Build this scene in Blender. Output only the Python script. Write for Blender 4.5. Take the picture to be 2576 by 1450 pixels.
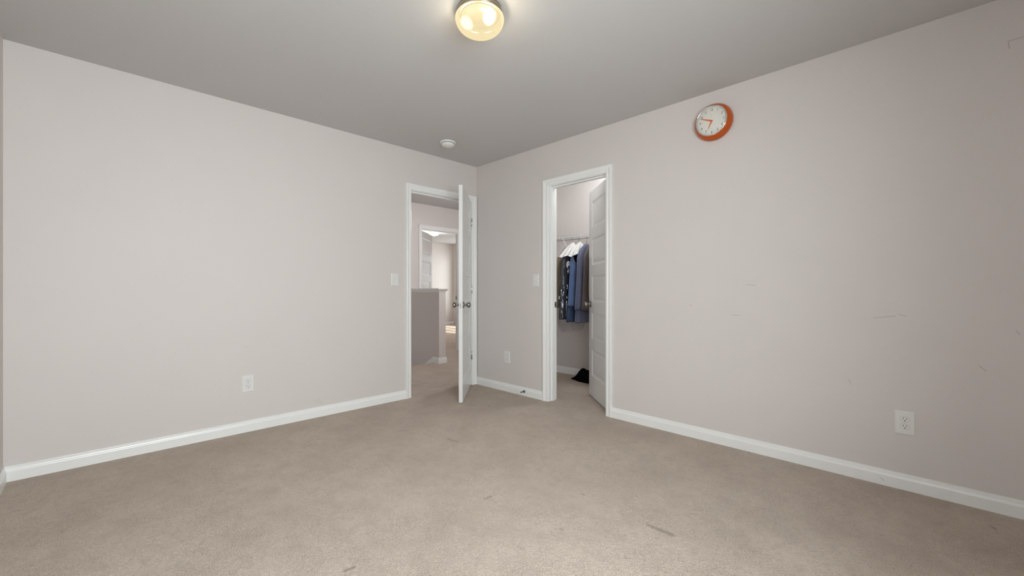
import bpy, bmesh, math, random
from mathutils import Vector, Matrix

# ------------------------------------------------------------------ clear
for _o in list(bpy.data.objects):
    bpy.data.objects.remove(_o, do_unlink=True)
SC = bpy.context.scene
COL = SC.collection
PI = math.pi
SQ = math.sqrt(2.0)

# ------------------------------------------------------------------ camera
# the photograph: 2576 x 1450, focal length 1047.5 px, level, horizon at row 729
CAMX, CAMY, CAMZ = 3.598, -3.035, 1.061
FPX, HOR = 1047.5, 729.0
cd = bpy.data.cameras.new('camera')
cd.sensor_fit = 'HORIZONTAL'
cd.sensor_width = 36.0
cd.lens = FPX / 2576.0 * 36.0
cd.shift_y = (HOR - 725.0) / 2576.0
cd.clip_start = 0.02
cam = bpy.data.objects.new('camera', cd)
cam.location = (CAMX, CAMY, CAMZ)
cam.rotation_euler = (PI / 2, 0, PI / 4)
COL.objects.link(cam)
SC.camera = cam

# ------------------------------------------------------------------ exposure
SC.view_settings.view_transform = 'Standard'
SC.view_settings.look = 'None'
SC.view_settings.gamma = 1.0
SC.view_settings.use_curve_mapping = False
SC.view_settings.exposure = 0.05
SC.cycles.max_bounces = 12
SC.cycles.diffuse_bounces = 8
SC.cycles.glossy_bounces = 4
SC.cycles.transparent_max_bounces = 12
SC.cycles.caustics_reflective = False
SC.cycles.caustics_refractive = False

# ------------------------------------------------------------------ sky, sun, daylight at the windows, added fills
wd = bpy.data.worlds.new('sky')
SC.world = wd
wd.use_nodes = True
_bg = wd.node_tree.nodes['Background']
_bg.inputs['Color'].default_value = (0.80, 0.90, 1.0, 1)
_bg.inputs['Strength'].default_value = 0.5


def lamp(name, kind, loc, rot, energy, color=(1, 1, 1), **kw):
    d = bpy.data.lights.new(name, kind)
    d.energy = energy
    d.color = color
    for k, v in kw.items():
        setattr(d, k, v)
    o = bpy.data.objects.new(name, d)
    o.location = loc
    o.rotation_euler = rot
    COL.objects.link(o)
    return o


_sd = Vector((0.02, -1.0, -1.187)).normalized()      # low winter sun, only reaches the far room's window
sun = lamp('sun', 'SUN', (-5, 9, 9), _sd.to_track_quat('-Z', 'Y').to_euler(), 6.0, (1.0, 0.95, 0.88), angle=0.01)
lamp('daylight_bedroom', 'AREA', (4.32, -2.62, 1.48), (0, PI / 2 - 0.16, 0), 154.0, (0.955, 0.985, 1.03), shape='RECTANGLE', size=1.5, size_y=1.7)
lamp('daylight_bedroom_side', 'AREA', (2.50, -3.64, 1.50), (PI / 2 - 0.20, 0, 0), 10.0, (0.955, 0.985, 1.03), shape='RECTANGLE', size=1.5, size_y=1.5)
lamp('closet_bulb', 'POINT', (1.20, 0.56, 2.37), (0, 0, 0), 20.0, (0.96, 0.99, 1.0), shadow_soft_size=0.06)
lamp('hall_fill', 'POINT', (-0.36, 0.72, 2.00), (0, 0, 0), 28.0, (0.97, 0.98, 1.0), shadow_soft_size=0.09)  # added fill to brighten the hall, no fixture there
lamp('stairwell_fill', 'AREA', (-1.80, -0.92, 0.10), (PI / 2, 0, 0), 0.9, (0.95, 0.98, 1.0), shape='RECTANGLE', size=0.6, size_y=1.0)  # added fill for the dark stairwell
lamp('daylight_far_room', 'AREA', (-5.72, 5.0, 1.35), (-PI / 2, 0, 0), 44.0, (0.97, 0.98, 1.0), shape='RECTANGLE', size=1.35, size_y=1.5)


# ------------------------------------------------------------------ material helpers
class NT:
    def __init__(self, name):
        self.m = bpy.data.materials.new(name)
        self.m.use_nodes = True
        self.t = self.m.node_tree
        self.t.nodes.clear()
        self.out = self.t.nodes.new('ShaderNodeOutputMaterial')

    def n(self, typ, props=None, **ins):
        nd = self.t.nodes.new(typ)
        for k, v in (props or {}).items():
            setattr(nd, k, v)
        for k, v in ins.items():
            key = int(k[1:]) if k[0] == 'i' and k[1:].isdigit() else k.replace('_', ' ')
            s = nd.inputs[key]
            if isinstance(v, bpy.types.NodeSocket):
                self.t.links.new(v, s)
            else:
                s.default_value = v
        return nd

    def math(self, op, a, b=0.0, clamp=False):
        return self.n('ShaderNodeMath', {'operation': op, 'use_clamp': clamp}, i0=a, i1=b).outputs[0]

    def vm(self, op, a, b=(0, 0, 0)):
        return self.n('ShaderNodeVectorMath', {'operation': op}, i0=a, i1=b)

    def coord(self):
        return self.n('ShaderNodeTexCoord').outputs['Object']

    def noise(self, vec, scale, detail=2.0, rough=0.5):
        return self.n('ShaderNodeTexNoise', Vector=vec, Scale=scale, Detail=detail, Roughness=rough).outputs['Fac']

    def maprange(self, v, a, b, c, d):
        return self.n('ShaderNodeMapRange', {'clamp': True}, Value=v, i1=a, i2=b, i3=c, i4=d).outputs[0]

    def mix(self, f, a, b):
        nd = self.n('ShaderNodeMix', {'data_type': 'RGBA'})
        for s, v in ((nd.inputs[0], f), (nd.inputs[6], a), (nd.inputs[7], b)):
            if isinstance(v, bpy.types.NodeSocket):
                self.t.links.new(v, s)
            else:
                s.default_value = v
        return nd.outputs[2]

    def segs(self, vec, segments, wobble=0.004):
        """a mask of thin strokes; each stroke = (A, B, half width)"""
        nz = self.n('ShaderNodeTexNoise', Vector=vec, Scale=45.0, Detail=2.0).outputs['Color']
        off = self.vm('SCALE', self.vm('SUBTRACT', nz, (0.5, 0.5, 0.5)).outputs[0])
        off.inputs['Scale'].default_value = wobble
        p = self.vm('ADD', vec, off.outputs[0]).outputs[0]
        tot = None
        for A, B, w in segments:
            A, B = Vector(A), Vector(B)
            ba = B - A
            pa = self.vm('SUBTRACT', p, tuple(A)).outputs[0]
            h = self.math('MULTIPLY', self.vm('DOT_PRODUCT', pa, tuple(ba)).outputs['Value'], 1.0 / max(ba.length_squared, 1e-9), True)
            sc = self.n('ShaderNodeVectorMath', {'operation': 'SCALE'}, i0=tuple(ba))
            self.t.links.new(h, sc.inputs['Scale'])
            d = self.vm('LENGTH', self.vm('SUBTRACT', pa, sc.outputs[0]).outputs[0]).outputs['Value']
            k = self.maprange(d, w * 0.3, w, 1.0, 0.0)
            tot = k if tot is None else self.math('MAXIMUM', tot, k)
        return tot

    def bsdf(self, **ins):
        b = self.n('ShaderNodeBsdfPrincipled', None, **ins)
        self.t.links.new(b.outputs[0], self.out.inputs[0])
        return b

    def bump(self, h, dist, strength=1.0):
        return self.n('ShaderNodeBump', None, Height=h, Distance=dist, Strength=strength).outputs[0]


def c4(c):
    return (c[0], c[1], c[2], 1.0)


def paint(name, col, rough=0.5, var=0.03, vscale=3.0, bump=0.0002, bscale=220.0, marks=None, markcol=(0.25, 0.23, 0.22), markamt=0.5, metal=0.0, spec=0.5):
    t = NT(name)
    co = t.coord()
    v = t.maprange(t.noise(co, vscale, 3.0), 0.3, 0.7, 1.0 - var, 1.0 + var)
    base = t.vm('SCALE', tuple(col))
    t.t.links.new(v, base.inputs['Scale'])
    colr = base.outputs[0]
    if marks:
        mk = t.segs(co, marks)
        colr = t.mix(t.math('MULTIPLY', mk, markamt), colr, c4(markcol))
    ins = dict(Base_Color=colr, Roughness=rough, Metallic=metal)
    ins['Specular_IOR_Level'] = spec
    if bump > 0:
        ins['Normal'] = t.bump(t.noise(co, bscale, 2.0), bump)
    t.bsdf(**ins)
    return t.m


# ------------------------------------------------------------------ from the photograph's pixels to the place
def floor_pt(px, py):
    f = CAMZ * FPX / (py - HOR)
    r = (px - 1288.0) / FPX * f
    return Vector((CAMX + (r - f) / SQ, CAMY + (r + f) / SQ, 0.0))


def rwall_pt(px, py):
    u = (px - 1288.0) / FPX
    s = (0.398 + 4.69 * u) / (0.70711 * (1 + u))
    f = 4.69 - 0.70711 * s
    return Vector((s, 0.0, CAMZ + (HOR - py) / FPX * f))


def lwall_pt(px, py):
    u = (px - 1288.0) / FPX
    t = (4.69 * u + 0.398) / (0.70711 * (u - 1))
    f = 4.69 - 0.70711 * t
    return Vector((0.0, -t, CAMZ + (HOR - py) / FPX * f))


# ------------------------------------------------------------------ materials
WALL = (0.655, 0.614, 0.592)
rmarks = []
for a in ((1878, 716, 1902, 719), (1842, 793, 1861, 794), (2198, 801, 2224, 798), (2224, 798, 2252, 796), (2262, 792, 2280, 796),
          (2135, 955, 2141, 966), (2536, 104, 2578, 91), (2536, 104, 2540, 122), (2556, 832, 2566, 842), (2463, 920, 2480, 934), (1735, 768, 1741, 770)):
    rmarks.append((rwall_pt(a[0], a[1]), rwall_pt(a[2], a[3]), 0.0022))
lmarks = []
for a in ((790, 1007, 812, 1015), (616, 871, 622, 877), (800, 1003, 806, 1009)):
    lmarks.append((lwall_pt(a[0], a[1]), lwall_pt(a[2], a[3]), 0.0025))
M = {}
M['wall'] = paint('greige wall paint', WALL, 0.55, 0.008, 2.0, 0.00015, 260, spec=0.35)
M['wall_r'] = paint('greige wall paint scuffed', WALL, 0.55, 0.008, 2.0, 0.00015, 260, rmarks, (0.22, 0.20, 0.19), 0.55, spec=0.35)
M['wall_l'] = paint('greige wall paint nicked', WALL, 0.55, 0.008, 2.0, 0.00015, 260, lmarks, (0.40, 0.36, 0.34), 0.5, spec=0.35)
M['ceil'] = paint('flat ceiling paint', (0.57, 0.56, 0.55), 0.9, 0.008, 1.5, 0.0002, 180, spec=0.15)
M['trim'] = paint('white semi-gloss trim paint', (0.83, 0.835, 0.825), 0.28, 0.006, 3.0, 0.00008, 120)
bm_marks = [(rwall_pt(2216, 1201) + Vector((0, -0.013, 0)), rwall_pt(2224, 1207) + Vector((0, -0.013, 0)), 0.002), (rwall_pt(1855, 1124) + Vector((0, -0.006, 0)), rwall_pt(1861, 1133) + Vector((0, -0.012, 0)), 0.003)]
M['trim_r'] = paint('white trim paint nicked', (0.83, 0.835, 0.825), 0.28, 0.006, 3.0, 0.00008, 120, bm_marks, (0.12, 0.10, 0.09), 0.7)
M['door'] = paint('white door paint', (0.77, 0.775, 0.77), 0.24, 0.006, 3.0, 0.0001, 90)
M['plate'] = paint('white plastic', (0.74, 0.735, 0.72), 0.30, 0.004, 5.0, 0.0)
M['dark'] = paint('dark slot', (0.02, 0.02, 0.02), 0.6, 0.0, 5.0, 0.0)
M['baffle'] = paint('dark fixture liner', (0.03, 0.025, 0.02), 0.9, 0.0, 5.0, 0.0, spec=0.0)
M['nickel'] = paint('satin nickel', (0.36, 0.34, 0.32), 0.26, 0.02, 40.0, 0.0, metal=1.0)
M['steel'] = paint('bright steel', (0.55, 0.54, 0.52), 0.22, 0.02, 40.0, 0.0, metal=1.0)
M['chrome'] = paint('polished chrome', (0.80, 0.80, 0.80), 0.06, 0.0, 40.0, 0.0, metal=1.0)
M['base'] = paint('brushed nickel canopy', (0.50, 0.43, 0.33), 0.30, 0.03, 60.0, 0.0, metal=1.0)
M['hands'] = paint('orange hand paint', (0.72, 0.14, 0.02), 0.5, 0.0, 20.0, 0.0)
M['orange'] = paint('orange enamel', (0.50, 0.085, 0.006), 0.28, 0.02, 20.0, 0.0)
M['dial'] = paint('cream dial', (0.78, 0.76, 0.70), 0.5, 0.004, 20.0, 0.0)
M['ring'] = paint('pale dial ring', (0.50, 0.48, 0.44), 0.6, 0.0, 20.0, 0.0)
M['ink'] = paint('black dial print', (0.03, 0.03, 0.03), 0.6, 0.0, 20.0, 0.0)
M['wire'] = paint('white coated wire', (0.72, 0.72, 0.70), 0.35, 0.0, 5.0, 0.0)
M['hangwire'] = paint('dark wire', (0.10, 0.095, 0.09), 0.35, 0.0, 5.0, 0.0, metal=0.8)
M['vinyl'] = paint('white vinyl window frame', (0.80, 0.80, 0.80), 0.35, 0.0, 5.0, 0.0)
M['rubber'] = paint('white rubber tip', (0.80, 0.79, 0.77), 0.6, 0.0, 5.0, 0.0)
M['paper'] = paint('white tissue cover', (0.64, 0.635, 0.62), 0.75, 0.06, 22.0, 0.006, 30.0)


def cloth(name, col, rough=0.85, var=0.12, weave=900.0):
    t = NT(name)
    co = t.coord()
    big = t.maprange(t.noise(co, 6.0, 3.0), 0.3, 0.7, 1 - var, 1 + var)
    fine = t.maprange(t.noise(co, weave, 1.0), 0.3, 0.7, 0.9, 1.1)
    s = t.vm('SCALE', tuple(col))
    t.t.links.new(t.math('MULTIPLY', big, fine), s.inputs['Scale'])
    ins = dict(Base_Color=s.outputs[0], Roughness=rough, Normal=t.bump(t.noise(co, 28.0, 3.0), 0.004, 0.6))
    ins['Sheen_Weight'] = 0.15
    t.bsdf(**ins)
    return t.m


M['navy'] = cloth('charcoal navy cloth', (0.022, 0.022, 0.034))
M['blue'] = cloth('slate blue cloth', (0.078, 0.125, 0.255))
M['deepblue'] = cloth('deep blue cloth', (0.020, 0.045, 0.105))
M['greyblue'] = cloth('grey blue cloth', (0.098, 0.108, 0.175))
M['taupe'] = cloth('taupe cloth', (0.085, 0.066, 0.064))
M['brown'] = cloth('rust brown cloth', (0.150, 0.070, 0.040))
M['olive'] = cloth('olive tan cloth', (0.20, 0.155, 0.10))
M['beige'] = cloth('dusty beige cloth', (0.42, 0.30, 0.26))
M['greycloth'] = cloth('grey cloth', (0.28, 0.27, 0.26))
M['black'] = paint('black cloth', (0.004, 0.004, 0.0045), 0.95, 0.2, 20.0, 0.0015, 60.0, spec=0.05)
M['whiteedge'] = cloth('pale piping', (0.55, 0.56, 0.60))


def carpet(name):
    t = NT(name)
    co = t.coord()
    warp = t.n('ShaderNodeTexNoise', Vector=co, Scale=60.0, Detail=1.0).outputs['Color']
    wv = t.vm('SCALE', t.vm('SUBTRACT', warp, (0.5, 0.5, 0.5)).outputs[0])
    wv.inputs['Scale'].default_value = 0.012
    p = t.vm('ADD', co, wv.outputs[0]).outputs[0]
    tuft = t.noise(p, 250.0, 2.0, 0.55)
    clump = t.noise(p, 48.0, 3.0, 0.55)
    lay = t.noise(co, 1.6, 4.0, 0.55)
    foot = t.noise(co, 6.0, 4.0, 0.55)
    loose = t.maprange(t.noise(co, 3.2, 3.0, 0.5), 0.38, 0.62, 0.45, 1.0)     # patches where the shade painted between tufts is stronger
    # yarn: base tone with shade painted into the pits between tufts, traffic and brushing patches
    pit_shade = t.math('MULTIPLY', t.maprange(tuft, 0.32, 0.47, 1.0, 0.0), loose)
    yarn = t.mix(pit_shade, (0.605, 0.513, 0.431, 1), (0.185, 0.142, 0.110, 1))
    yarn = t.mix(t.maprange(clump, 0.36, 0.66, 0.22, 0.0), yarn, (0.360, 0.290, 0.232, 1))
    yarn = t.mix(t.maprange(lay, 0.42, 0.64, 0.0, 0.34), yarn, (0.430, 0.352, 0.287, 1))
    blot = t.noise(co, 17.0, 3.0, 0.6)
    yarn = t.mix(t.maprange(blot, 0.50, 0.70, 0.0, 0.34), yarn, (0.385, 0.312, 0.255, 1))
    yarn = t.mix(t.maprange(foot, 0.46, 0.68, 0.0, 0.38), yarn, (0.410, 0.338, 0.280, 1))
    st = []
    for a, w in (((1219, 1256, 1234, 1249), 0.011), ((1127, 1106, 1152, 1112), 0.010), ((1634, 1322, 1690, 1346), 0.018), ((868, 1436, 888, 1428), 0.012),
                 ((1463, 1243, 1470, 1247), 0.006), ((1228, 1021, 1232, 1023), 0.010), ((2492, 1324, 2506, 1334), 0.008), ((1410, 1331, 1416, 1334), 0.006)):
        st.append((floor_pt(a[0], a[1]), floor_pt(a[2], a[3]), w))
    mk = t.segs(co, st, 0.016)
    yarn = t.mix(t.math('MULTIPLY', mk, 0.50), yarn, (0.20, 0.150, 0.115, 1))
    sc_ = t.vm('SCALE', yarn)
    sc_.inputs['Scale'].default_value = 1.06
    yarn = sc_.outputs[0]
    h = t.math('ADD', t.math('MULTIPLY', tuft, 1.0), t.math('MULTIPLY', clump, 0.9))
    h = t.math('ADD', h, t.math('MULTIPLY', mk, -0.5))
    ins = dict(Base_Color=yarn, Roughness=0.95, Normal=t.bump(h, 0.0085, 0.9))
    ins['Specular_IOR_Level'] = 0.1
    ins['Sheen_Weight'] = 0.12
    t.bsdf(**ins)
    return t.m


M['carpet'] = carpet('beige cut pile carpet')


def thin_glass(name, tint, rough, f0, tint_amt=1.0):
    """a clear sheet: lets light straight through, mirrors at grazing angles"""
    t = NT(name)
    fa = t.n('ShaderNodeLayerWeight', Blend=0.5).outputs['Facing']
    fr = t.math('ADD', t.math('MULTIPLY', t.math('POWER', fa, 5.0), 1.0 - f0), f0, True)
    tr = t.n('ShaderNodeBsdfTransparent', Color=c4(tint)).outputs[0]
    gl = t.n('ShaderNodeBsdfGlossy', Color=(1, 1, 1, 1), Roughness=rough)
    mx = t.n('ShaderNodeMixShader', i0=fr, i1=tr, i2=gl.outputs[0])
    t.t.links.new(mx.outputs[0], t.out.inputs[0])
    return t, gl


M['pane'] = thin_glass('window glass', (0.95, 0.97, 0.96), 0.01, 0.04)[0].m
M['lens'] = thin_glass('clock glass', (0.98, 0.98, 0.98), 0.015, 0.022)[0].m
_t, _g = thin_glass('clear garment film', (0.93, 0.94, 0.96), 0.09, 0.075)
_co = _t.coord()
_t.t.links.new(_t.bump(_t.noise(_t.vm('MULTIPLY', _co, (1.0, 1.0, 0.35)).outputs[0], 17.0, 2.0, 0.5), 0.05, 1.0), _g.inputs['Normal'])
M['film'] = _t.m


def dome_glass(name, e):
    """opal glass: glows evenly, lets a little of the bulbs' own light straight through"""
    t = NT(name)
    df = t.n('ShaderNodeBsdfDiffuse', Color=(0.03, 0.03, 0.025, 1)).outputs[0]
    tr = t.n('ShaderNodeBsdfTransparent', Color=(1.0, 1.0, 1.0, 1)).outputs[0]
    rf = t.n('ShaderNodeBsdfRefraction', Color=(1.0, 0.97, 0.86, 1), Roughness=0.36, IOR=1.45).outputs[0]
    em = t.n('ShaderNodeEmission', Color=(1.0, 0.83, 0.48, 1), Strength=e).outputs[0]
    gl = t.n('ShaderNodeBsdfGlossy', Color=(1, 1, 1, 1), Roughness=0.12).outputs[0]
    m0 = t.n('ShaderNodeMixShader', i0=0.0015, i1=df, i2=rf).outputs[0]
    m1 = t.n('ShaderNodeMixShader', i0=0.08, i1=m0, i2=tr).outputs[0]
    m2 = t.n('ShaderNodeMixShader', i0=0.03, i1=m1, i2=gl).outputs[0]
    ad = t.n('ShaderNodeAddShader', i0=m2, i1=em)
    t.t.links.new(ad.outputs[0], t.out.inputs[0])
    return t.m


M['dome'] = dome_glass('frosted alabaster glass lit from inside', 0.70)


# ------------------------------------------------------------------ geometry helpers
class MB:
    """collects faces, then links them as ONE mesh object"""

    def __init__(self):
        self.v, self.f, self.mi, self.sm = [], [], [], []

    def add(self, vs, fs, mi=0, smooth=False):
        o = len(self.v)
        self.v += [tuple(p) for p in vs]
        for q in fs:
            self.f.append([i + o for i in q])
            self.mi.append(mi)
            self.sm.append(smooth)
        return self

    def box(self, a, b, mi=0):
        x0, y0, z0 = [min(p, q) for p, q in zip(a, b)]
        x1, y1, z1 = [max(p, q) for p, q in zip(a, b)]
        vs = [(x0, y0, z0), (x1, y0, z0), (x1, y1, z0), (x0, y1, z0), (x0, y0, z1), (x1, y0, z1), (x1, y1, z1), (x0, y1, z1)]
        fs = [(0, 3, 2, 1), (4, 5, 6, 7), (0, 1, 5, 4), (1, 2, 6, 5), (2, 3, 7, 6), (3, 0, 4, 7)]
        return self.add(vs, fs, mi)

    def slab(self, a, b, ch, axis='y', sgn=-1, mi=0):
        """a plate lying on the plane axis=0, with a chamfered rim; a, b = (u0, w0), (u1, w1) and depth in ch = (chamfer, depth)"""
        c, d = ch
        u0, w0, u1, w1 = a[0], a[1], b[0], b[1]
        rings = [(0.0, 0.0), (0.0, d * 0.45), (c, d)]
        vs = []
        for ins, dep in rings:
            for u, w in ((u0 + ins, w0 + ins), (u1 - ins, w0 + ins), (u1 - ins, w1 - ins), (u0 + ins, w1 - ins)):
                vs.append((u, sgn * dep, w))
        fs = []
        for k in range(2):
            for i in range(4):
                j = (i + 1) % 4
                fs.append((k * 4 + i, k * 4 + j, k * 4 + 4 + j, k * 4 + 4 + i))
        fs.append((8, 9, 10, 11))
        fs.append((3, 2, 1, 0))
        return self.add(vs, fs, mi)

    def lathe(self, prof, n=48, mi=0, smooth=True, frame=None, caps=True):
        """prof = [(radius, height)...] about local z, moved by frame (a Matrix)"""
        fr = frame or Matrix.Identity(4)
        vs, fs = [], []
        for r, h in prof:
            for i in range(n):
                a = 2 * PI * i / n
                vs.append(fr @ Vector((r * math.cos(a), r * math.sin(a), h)))
        for k in range(len(prof) - 1):
            for i in range(n):
                j = (i + 1) % n
                fs.append((k * n + i, k * n + j, (k + 1) * n + j, (k + 1) * n + i))
        if caps:
            if prof[0][0] > 1e-6:
                fs.append(tuple(range(n))[::-1])
            if prof[-1][0] > 1e-6:
                fs.append(tuple((len(prof) - 1) * n + i for i in range(n)))
        return self.add(vs, fs, mi, smooth)

    def tube(self, pts, r, n=8, mi=0, caps=True):
        pts = [Vector(p) for p in pts]
        vs, fs = [], []
        up = None
        for k, p in enumerate(pts):
            d = (pts[min(k + 1, len(pts) - 1)] - pts[max(k - 1, 0)]).normalized()
            if up is None:
                up = Vector((0, 0, 1)) if abs(d.z) < 0.9 else Vector((1, 0, 0))
            a = d.cross(up).normalized()
            b = d.cross(a).normalized()
            up = -b if (-b).dot(up) > 0 else b
            for i in range(n):
                t = 2 * PI * i / n
                vs.append(p + a * (r * math.cos(t)) + b * (r * math.sin(t)))
        for k in range(len(pts) - 1):
            for i in range(n):
                j = (i + 1) % n
                fs.append((k * n + i, k * n + j, (k + 1) * n + j, (k + 1) * n + i))
        if caps:
            fs.append(tuple(range(n))[::-1])
            fs.append(tuple((len(pts) - 1) * n + i for i in range(n)))
        return self.add(vs, fs, mi, True)

    def prism(self, poly, ext, mi=0):
        """poly = 3-D points of a flat outline, swept by the vector ext"""
        n = len(poly)
        e = Vector(ext)
        vs = [Vector(p) for p in poly] + [Vector(p) + e for p in poly]
        fs = [tuple(range(n))[::-1], tuple(range(n, 2 * n))]
        fs += [(i, (i + 1) % n, n + (i + 1) % n, n + i) for i in range(n)]
        return self.add(vs, fs, mi)

    def build(self, name, mats, parent=None, loc=None, bevel=0.0, merge=True, fixn=True):
        me = bpy.data.meshes.new(name)
        me.from_pydata(self.v, [], self.f)
        for m in (mats if isinstance(mats, (list, tuple)) else [mats]):
            me.materials.append(m)
        me.polygons.foreach_set('material_index', self.mi)
        me.polygons.foreach_set('use_smooth', self.sm)
        if merge or fixn:
            bm = bmesh.new()
            bm.from_mesh(me)
            if merge:
                bmesh.ops.remove_doubles(bm, verts=bm.verts, dist=1e-6)
            if fixn:
                bmesh.ops.recalc_face_normals(bm, faces=bm.faces)
            bm.to_mesh(me)
            bm.free()
        me.update()
        o = bpy.data.objects.new(name, me)
        COL.objects.link(o)
        if loc:
            o.location = loc
        if parent:
            o.parent = parent
        if bevel > 0:
            b = o.modifiers.new('bevel', 'BEVEL')
            b.width = bevel
            b.segments = 2
            b.limit_method = 'ANGLE'
        return o


def empty(name, loc, rz=0.0, rx=0.0):
    o = bpy.data.objects.new(name, None)
    o.empty_display_size = 0.1
    o.location = loc
    o.rotation_euler = (rx, 0, rz)
    COL.objects.link(o)
    return o


def tag(o, label, cat, group=None, kind=None):
    o['label'] = label
    o['category'] = cat
    if group:
        o['group'] = group
    if kind:
        o['kind'] = kind
    return o


def struct(o, label, cat):
    return tag(o, label, cat, None, 'structure')


def copy_tree(o, parent=None):
    c = o.copy()
    COL.objects.link(c)
    if parent:
        c.parent = parent
    for ch in [k for k in bpy.data.objects if k.parent == o]:
        copy_tree(ch, c)
    return c


AX_OUT = Matrix.Rotation(PI / 2, 4, 'X')          # local z of a lathe -> local -y (out of a wall)

# ================================================================== THE SETTING
H = 2.44
T = 0.115
X1, Y0 = 4.07, -3.395                              # bedroom: x 0..X1, y Y0..0
DT = 2.036                                         # top of the door leaves
HEAD = 2.040                                       # underside of head jambs
J = 0.018                                          # jamb board
HA, HB = -0.8385, -0.0745                          # hall door opening along y
CA, CB = 1.0555, 1.6780                            # closet door opening along x
FA, FB = 0.680, 1.444                              # far door opening along y
XH0, XH1 = -2.280, -2.165                          # the hall's far wall
XF = -6.73
YF0, YF1 = 0.40, 4.75
YC = 1.178
YS = -0.98


def wall_x(name, x0, x1, y0, y1, opens, mat, z0=0.0):
    """a wall lying along y with openings (ya, yb, za, zb)"""
    b = MB()
    cur = y0
    for ya, yb, za, zb in sorted(opens):
        b.box((x0, cur, z0), (x1, ya, H))
        if za > z0:
            b.box((x0, ya, z0), (x1, yb, za))
        b.box((x0, ya, zb), (x1, yb, H))
        cur = yb
    b.box((x0, cur, z0), (x1, y1, H))
    return b.build(name, mat, merge=False)


def wall_y(name, y0, y1, x0, x1, opens, mat, z0=0.0):
    b = MB()
    cur = x0
    for xa, xb, za, zb in sorted(opens):
        b.box((cur, y0, z0), (xa, y1, H))
        if za > z0:
            b.box((xa, y0, z0), (xb, y1, za))
        b.box((xa, y0, zb), (xb, y1, H))
        cur = xb
    b.box((cur, y0, z0), (x1, y1, H))
    return b.build(name, mat, merge=False)


b = MB()
b.box((-0.070, Y0 - T, -0.10), (X1 + T, 0.0575, 0.0))
b.box((-0.070, 0.0575, -0.10), (2.315, YC + T, 0.0))
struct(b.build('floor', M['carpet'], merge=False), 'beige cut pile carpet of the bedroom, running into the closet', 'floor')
b = MB()
b.box((-1.494, YS - T, -0.10), (-0.074, 2.115, 0.0))
b.box((XH0, 0.500, -0.10), (-1.494, 2.115, 0.0))
b.box((XF - T, YF0 - T, -0.10), (XH0, YF1 + T, 0.0))
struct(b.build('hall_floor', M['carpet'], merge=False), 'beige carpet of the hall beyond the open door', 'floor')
b = MB()
b.box((-1.774, YS, -0.80), (-1.494, 0.445, -0.19))
b.box((-2.054, YS, -0.80), (-1.774, 0.445, -0.38))
b.box((XH1, YS, -0.80), (-2.054, 0.445, -0.57))
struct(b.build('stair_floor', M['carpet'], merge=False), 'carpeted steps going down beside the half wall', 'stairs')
b = MB().box((XF - T, Y0 - T, H), (X1 + T, YF1 + T, H + 0.12))
struct(b.build('ceiling', M['ceil']), 'flat pale grey ceiling', 'ceiling')

struct(wall_x('wall_left', -T, 0.0, Y0 - T, YF1 + T, [(HA - J, HB + J, 0.0, HEAD + J)], M['wall_l']), 'long greige wall with the hall doorway and one outlet', 'wall')
struct(wall_y('wall_right', 0.0, T, 0.0, X1 + T, [(CA - J, CB + J, 0.0, HEAD + J)], M['wall_r']), 'greige wall with the orange clock and the closet doorway', 'wall')
W3 = (1.80, 3.30, 0.62, 2.10)
struct(wall_y('wall_front', Y0 - T, Y0, 0.0, X1 + T, [W3], M['wall']), 'sliver of greige wall past the near end of the long wall', 'wall')
W1 = (-3.36, -1.84, 0.62, 2.10)
struct(wall_x('wall_back', X1, X1 + T, Y0, 0.0, [W1], M['wall']), 'greige window wall behind the camera', 'wall')
struct(wall_x('wall_hall', XH0, XH1, YS - T, YF1 + T, [(FA - J, FB + J, -0.8, HEAD + J)], M['wall'], -0.8), 'greige hall wall with the second white doorway', 'wall')
struct(wall_y('wall_hall_end', 2.0, 2.115, XH1, -T, [], M['wall']), 'end wall of the hall beyond the closet', 'wall')
struct(wall_y('wall_stair', YS - T, YS, XH1, -T, [], M['wall'], -0.8), 'stair side wall of the hall', 'wall')
struct(wall_y('wall_closet_back', YC, YC + T, 0.0, 2.315, [], M['wall']), 'back wall of the closet behind the hanging clothes', 'wall')
struct(wall_x('wall_closet_side', 2.2, 2.315, T, YC, [], M['wall']), 'side wall of the closet behind its door', 'wall')
struct(wall_x('wall_far', XF - T, XF, YF0 - T, YF1 + T, [], M['wall']), 'bright far wall of the room across the hall', 'wall')
W2 = (-6.45, -4.40, 0.50, 2.10)
struct(wall_y('wall_far_window', YF1, YF1 + T, XF, XH0, [W2], M['wall']), 'window wall of the sunny room across the hall', 'wall')
struct(wall_y('wall_far_side', YF0 - T, YF0, XF, XH0, [], M['wall']), 'side wall of the room across the hall', 'wall')

# half wall beside the stairs
b = MB().box((XH1, 0.445, -0.80), (-1.36, 0.56, 1.030))
pony = struct(b.build('wall_half', M['wall']), 'greige half wall at the head of the stairs in the hall', 'half wall')
rings = [(0.002, 1.024), (0.006, 1.024), (0.009, 1.036), (0.012, 1.043), (0.020, 1.052), (0.026, 1.056), (0.028, 1.062), (0.036, 1.064), (0.036, 1.076), (0.033, 1.080)]
vs, fs = [], []
for o_, z in rings:
    vs += [(XH1, 0.445 - o_, z), (-1.36 + o_, 0.445 - o_, z), (-1.36 + o_, 0.56 + o_, z), (XH1, 0.56 + o_, z)]
n = len(rings)
for k in range(n - 1):
    for i in range(3):
        fs.append((k * 4 + i, k * 4 + i + 1, k * 4 + 5 + i, k * 4 + 4 + i))
fs.append(tuple((n - 1) * 4 + i for i in range(4)))
MB().add(vs, fs).build('cap_rail', M['trim'], pony)['label'] = 'white moulded cap'

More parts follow.
